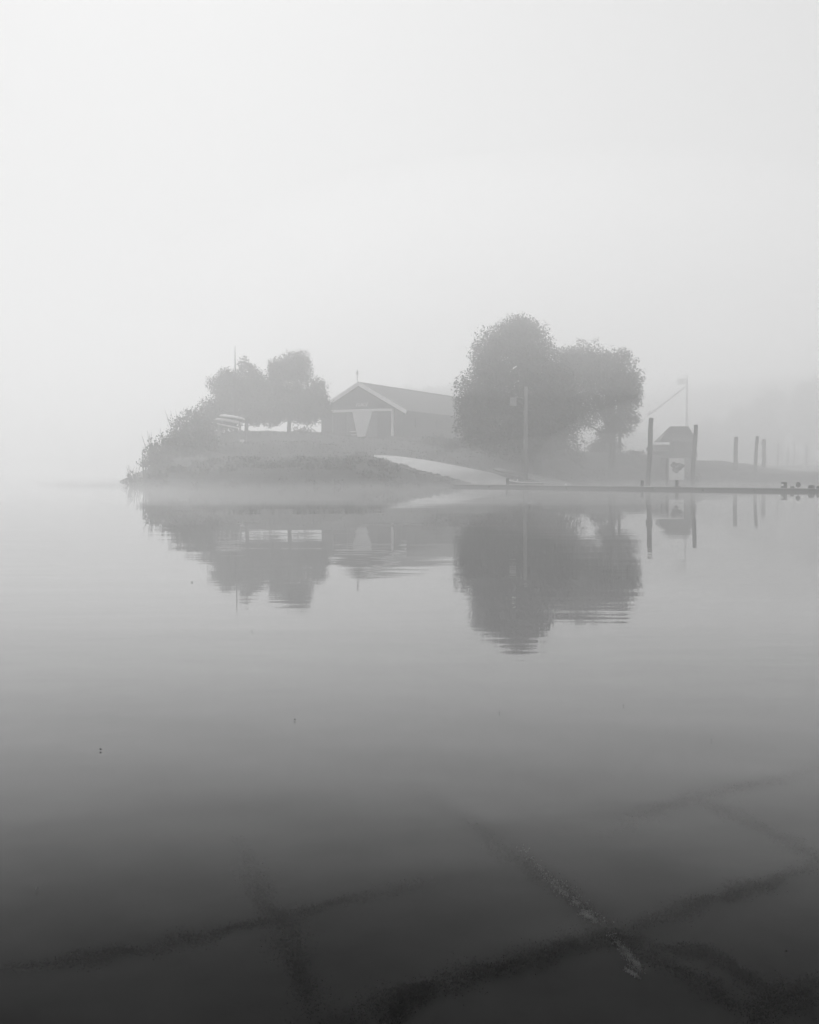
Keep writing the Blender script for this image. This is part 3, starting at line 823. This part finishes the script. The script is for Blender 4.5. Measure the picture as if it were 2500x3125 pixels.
# notice board
q = on_jetty(2065, -.3); D = q.y; k = D / F_PX
def jl(px, py): c = at(px, py, D); return c.x - q.x, c.z - DK
nb = empty('notice_board', (q.x, D, DK)); tag(nb, 'upright white notice board with a dark picture, on a post on the jetty', 'notice board')
x0, z1 = jl(2043, 1398); x1, z0 = jl(2088, 1465)
MB().box(((x0 + x1) / 2, 0, (z0 + z1) / 2), (x1 - x0, .08, z1 - z0)).build('board', M['white'], nb)
cx, cz = jl(2066, 1425); r0 = .42
ring = []
for i in range(22):
    an = i / 22 * 2 * PI; rr = r0 * (1 + .22 * math.sin(3 * an + .6) + .13 * math.sin(7 * an)); ring.append((cx + rr * math.cos(an) * 1.15, cz + rr * math.sin(an) * .9))
MB().prism(ring, -.055, -.035).build('picture', M['ink'], nb)
px_, pz_ = jl(2066, 1465)
MB().box((px_, 0, pz_ / 2), (.2, .14, pz_)).box((px_, 0, .03), (.5, .4, .06)).build('post', M['pile'], nb)
# second narrow board turned edge on, with its dark post
D2 = 101.0; c = at(2036, 1398, D2); zt_ = c.z
nb2 = empty('side_board', (c.x, D2, -.4)); tag(nb2, 'narrow pale board on a dark post, left of the white notice board', 'board')
MB().box((0, 0, (zt_ + .4) / 2), (.17, .17, zt_ + .4)).build('post', M['pile'], nb2)
a = at(2020, 1397, D2); e = at(2032, 1434, D2)
MB().poly([(a.x - c.x, .35, a.z + .4), (e.x - c.x, 0, a.z + .4), (e.x - c.x, 0, e.z + .4), (a.x - c.x + .1, .35, e.z + .55),
           (a.x - c.x, .41, a.z + .4), (e.x - c.x, .06, a.z + .4), (e.x - c.x, .06, e.z + .4), (a.x - c.x + .1, .41, e.z + .55)],
          [(0, 3, 2, 1), (4, 5, 6, 7), (0, 1, 5, 4), (1, 2, 6, 5), (2, 3, 7, 6), (3, 0, 4, 7)]).build('board', M['metal'], nb2)

# harbour hut on a platform between the two nearest piles
D = 136.0; c0 = at(2060, 1394, D)
hh = empty('harbour_hut', (c0.x, D, 0)); tag(hh, 'small dark hut with a hipped roof on a raised platform between two piles', 'hut')
def hl(px, py): c = at(px, py, D); return c.x - c0.x, c.z
xl, zf = hl(1990, 1378); xr, zf2 = hl(2126, 1396)
MB().box(((xl + xr) / 2, 1.2, (zf + zf2) / 2), (xr - xl, 3.2, zf - zf2)).build('platform', M['pile'], hh)
for px in (2000, 2095, 2122):
    x, _ = hl(px, 1400)
    for dy in (0, 2.4): MB().box((x, dy, zf2 / 2 - .55), (.24, .24, zf2 + 1.1)).build('leg', M['pile'], hh)
wl, ze = hl(2058, 1348); wr, _ = hl(2123, 1348)
MB().box(((wl + wr) / 2, 1.2, (ze + zf) / 2), (wr - wl, 2.4, ze - zf)).build('wall', M['wall'], hh)
pl, pt = hl(1996, 1356); pr_, _ = hl(2057, 1356)
MB().box(((pl + pr_) / 2, 1.9, (pt + zf) / 2), (pr_ - pl, .12, pt - zf)).build('screen', M['metal'], hh)
el, _ = hl(2010, 1345); er, _ = hl(2130, 1345); rl, zr = hl(2052, 1300); rr_, _ = hl(2108, 1300)
b = MB(); zz = ze
b.poly([(el, -.4, zz), (er, -.4, zz), (er, 2.8, zz), (el, 2.8, zz), (rl, 1.2, zr), (rr_, 1.2, zr)], [(0, 1, 5, 4), (1, 2, 5), (2, 3, 4, 5), (3, 0, 4), (3, 2, 1, 0)])
b.build('roof', M['roof'], hh)
MB().box(((wl + wr) / 2 - .3, -.03, (ze + zf) / 2 - .05), (.62, .06, ze - zf - .2)).build('door', M['door'], hh)
o = MB().tube([(0, 0, 0), (0, 0, .03), (0, 0, .12), (0, 0, .2), (0, 0, .24)], [.03, .10, .13, .09, .03], 10).build('lifebuoy_lamp', M['white'], smooth=True)
c = at(2108, 1421, 121); o.location = (c.x, 121, gz1(c.x, 121) - .02); o.name = 'float_ball'; tag(o, 'small bright white float ball on the bank right of the notice board', 'ball')

# ------------------------------------------------------------------ piles
def pile(px, ptop, D, wpx, label, lean=0.0, group='mooring piles standing in the water', name='mooring_pile'):
    c = at(px, ptop, D); w = wpx * D / F_PX / 2; zt = c.z
    r = empty(name, (c.x, D, -1.2)); tag(r, label, 'pile', group)
    H = zt + 1.2
    pts = [(lean * (z / H - 1) + .03 * math.sin(z * 1.3 + px), 0, z) for z in np.linspace(0, H - .05, 8)]
    MB().tube(pts, [w * (1.08 - .08 * i / 7) for i in range(8)], 10).build('shaft', M['pile'], r, smooth=False)
    MB().tube([(pts[-1][0], 0, H - .05), (pts[-1][0], 0, H)], [w * 1.0, w * .8], 10).build('cap', M['dark'], r)
    return r
pl_ = pile(1988, 1275, 97.0, 14, 'tallest and nearest mooring pile, left of the hut', lean=.3)
cl = MB().tube([(0, 0, 0), (0, 0, .3)], [.3, .3], 10); o = cl.build('collar', M['pile'], pl_); o.location = (-.12, 0, 4.4)
pile(2124, 1296, 103.8, 12, 'thick mooring pile against the right side of the hut', lean=.35)
pile(2247, 1333, 138, 12, 'lone mooring pile first to the right of the hut', lean=.1)
pile(2311, 1331, 136, 10, 'slim mooring pile left of the pile with the wavy outline', lean=.3)
o = pile(2333, 1340, 158, 11, 'shaggy overgrown mooring pile right behind the slim one', lean=.1)
P, S = leaves_in([(np.array((-.1, 0, z)), np.array((.3 + .12 * math.sin(z * 3), .3, .5))) for z in np.linspace(3.4, 6.6, 7)], 420, .12, .26)
quads('ivy', P, S, M['leaf'], o)
for px, py, D, w, lab in ((2375, 1350, 225, 7, 'faint distant pile, first right of the shaggy one'), (2405, 1368, 250, 7, 'shortest and faintest of the distant piles'), (2425, 1348, 238, 6, 'thin faint distant pile, second from the right edge'), (2462, 1356, 232, 8, 'faint distant pile nearest the right edge')):
    pile(px, py, D, w, lab, group='faint distant piles at the right')

# derrick mast on the quay behind the hut
D = 238.0; c = at(2097, 1300, D); zb = gz1(c.x, D) - .2
dm = empty('derrick', (c.x, D, zb)); tag(dm, 'tall faint mast with a long slanting boom rising behind the small hut', 'derrick')
def dl(px, py): q_ = at(px, py, D); return (q_.x - c.x, 0, q_.z - zb)
MB().tube([(0, 0, 0), dl(2096, 1260), dl(2097, 1165), dl(2098, 1140)], [.34, .24, .17, .06], 9).build('mast', M['pile'], dm, smooth=True)
b = MB()
for s in (-1, 1): b.tube([(s * .75, .2 * s, 0), dl(2097 + s * 3, 1262)], [.09, .06], 6)
for z in (2, 4, 6): b.tube([(-.75 + z * .07, 0, z), (.75 - z * .07, 0, z + .3)], .04, 5)
b.build('stay', M['pile'], dm)
MB().tube([dl(1976, 1270), dl(2093, 1180)], [.2, .17], 8).build('boom', M['pile'], dm)
MB().tube([dl(1976, 1270), dl(1979, 1262), dl(1984, 1256)], [.2, .2, .12], 8).build('boom_end', M['pile'], dm)
x, _, z1 = dl(2068, 1153); x1, _, z0 = dl(2095, 1172)
b = MB(); n = 8
for i in range(n + 1):
    t_ = i / n; xx = x + (x1 - x) * t_; yy = .12 * math.sin(t_ * 7); dz = -.25 * (1 - t_)
    b.v += [(xx, yy, z1 + dz), (xx, yy, z0 + dz), (xx, yy + .02, z1 + dz), (xx, yy + .02, z0 + dz)]
for i in range(n):
    a = i * 4; b.f += [(a, a + 4, a + 5, a + 1), (a + 2, a + 3, a + 7, a + 6), (a, a + 2, a + 6, a + 4), (a + 1, a + 5, a + 7, a + 3)]
b.build('pennant', M['flag'], dm)

# skiff drawn up at the ramp foot
D = 98.8; a = at(1556, 1484, D); c = at(1660, 1484, D); L = c.x - a.x
sk = empty('skiff', ((a.x + c.x) / 2, D + .6, -.02), R(-4)); tag(sk, 'small low dark skiff with a pale rim lying at the foot of the ramp', 'boat')
b = MB(); n, mm = 14, 9
for i in range(n + 1):
    t_ = -1 + 2 * i / n; f = 1 - .25 * max(0, t_) ** 3 - (max(0, -t_) ** 2.2) * .93; sh = .34 + .16 * max(0, -t_) ** 2
    for j in range(mm):
        an = PI * j / (mm - 1); b.v.append((t_ * L / 2, math.cos(an) * .62 * f, sh - math.sin(an) ** .7 * (sh + .05)))
for i in range(n):
    for j in range(mm - 1):
        q_ = i * mm + j; b.f.append((q_, q_ + mm, q_ + mm + 1, q_ + 1))
b.f.append(tuple(n * mm + j for j in range(mm)))
b.build('hull', M['skiff'], sk, smooth=True)
b = MB()
for s in (-1, 1):
    pts = []
    for i in range(n + 1):
        t_ = -1 + 2 * i / n; f = 1 - .25 * max(0, t_) ** 3 - (max(0, -t_) ** 2.2) * .93; pts.append((t_ * L / 2, s * .62 * f, .35 + .16 * max(0, -t_) ** 2))
    b.tube(pts, .04, 6)
b.build('gunwale', M['white'], sk)
for x in (-.5, .6): MB().box((x, 0, .25), (.28, 1.05, .04)).build('thwart', M['pole'], sk)
o = MB().tube([(0, 0, 0), (.05, 0, .35), (.2, 0, .6)], .05, 6).tube([(.5, 0, 0), (.52, 0, .4), (.62, 0, .62)], .05, 6).beam((.0, 0, .42), (.7, 0, .40), .05, .05).build('tow_bar', M['white'])
c = at(1560, 1482, 99.5); o.location = (c.x, 99.5, max(-.02, gz1(c.x, 99.5) - .05)); tag(o, 'pale bent rail sticking up beside the skiff at the ramp foot', 'rail')

# ------------------------------------------------------------------ haze
b = MB().box((0, 0, 0), (1, 1, 1))
hz = b.build('haze', bpy.data.materials.new('haze'))
hz.location = (0, 1000, 18.5); hz.scale = (2600, 2180, 45)
hm = hz.data.materials[0]; hm.use_nodes = True; t = hm.node_tree; t.nodes.clear()
ho = t.nodes.new('ShaderNodeOutputMaterial'); pv = t.nodes.new('ShaderNodeVolumePrincipled')
pv.inputs['Color'].default_value = (1, 1, 1, 1); pv.inputs['Density'].default_value = HAZE_DENSITY; pv.inputs['Anisotropy'].default_value = HAZE_G
t.links.new(pv.outputs[0], ho.inputs['Volume'])
tag(hz, 'even pale fog filling the air over the water and bank', 'fog', kind='stuff')

# low mist over the water and drifting banks, each a closed soft-edged body of thin fog
def mist(c, r, dens, lab):
    b = MB(); n, mm = 24, 14
    for i in range(mm + 1):
        th = PI * i / mm
        for j in range(n):
            ph = 2 * PI * j / n
            b.v.append((r[0] * math.sin(th) * math.cos(ph), r[1] * math.sin(th) * math.sin(ph), r[2] * math.cos(th)))
    for i in range(mm):
        for j in range(n): b.f.append((i * n + j, (i + 1) * n + j, (i + 1) * n + (j + 1) % n, i * n + (j + 1) % n))
    m = bpy.data.materials.new('mist'); m.use_nodes = True; t = m.node_tree; t.nodes.clear()
    o_ = t.nodes.new('ShaderNodeOutputMaterial'); v = t.nodes.new('ShaderNodeVolumePrincipled')
    v.inputs['Color'].default_value = (1, 1, 1, 1); v.inputs['Density'].default_value = dens; v.inputs['Anisotropy'].default_value = HAZE_G
    t.links.new(v.outputs[0], o_.inputs['Volume'])
    o = b.build('mist', m, smooth=True); o.location = c
    tag(o, lab, 'mist', kind='stuff')
for k, (zr, yr, dn) in enumerate(((3.0, 26, .0006), (2.2, 28, .0006), (1.6, 30, .0008), (1.2, 32, .0014), (.9, 35, .0034), (.6, 38, .0055), (.35, 42, .0065))):
    mist((-3 + 2 * (k % 3), 90 - k, -.1), (56 + 5 * k, yr, zr), dn, 'layer of thin mist on the water before the bank, %s' % ('topmost', 'second from the top', 'third from the top', 'fourth from the top', 'third from the bottom', 'second from the bottom', 'lowest')[k])
mist((78, 118, 3), (38, 48, 13), .0045, 'soft bank of mist round the piles and small hut')
for k, (cz, rz_, lab_) in enumerate(((17.6, 9.5, 'lowest'), (18.6, 8.2, 'second'), (19.6, 7.2, 'third'), (20.5, 6.0, 'highest'))):
    mist((13 + k, 98, cz), (36 - 2 * k, 28, rz_), .0021, 'soft mist hanging at the top of the tallest tree, %s veil of four' % lab_)
mist((29, 84, 1), (20, 12, 7.5), .015, 'soft patch of mist in front of the two nearest piles')
mist((20, 101, .8), (20, 9, 4.2), .012, 'soft patch of mist at the foot of the tallest tree')
mist((-24, 101, .8), (10, 10, 3.0), .009, 'soft patch of mist at the left tip of the bank')
mist((-17, 120, 8), (24, 13, 9), .0036, 'soft drift of mist before the round tree and the pointed tree')
mist((50, 172, 13), (26, 24, 15), .0085, 'high bank of mist before the faint derrick')
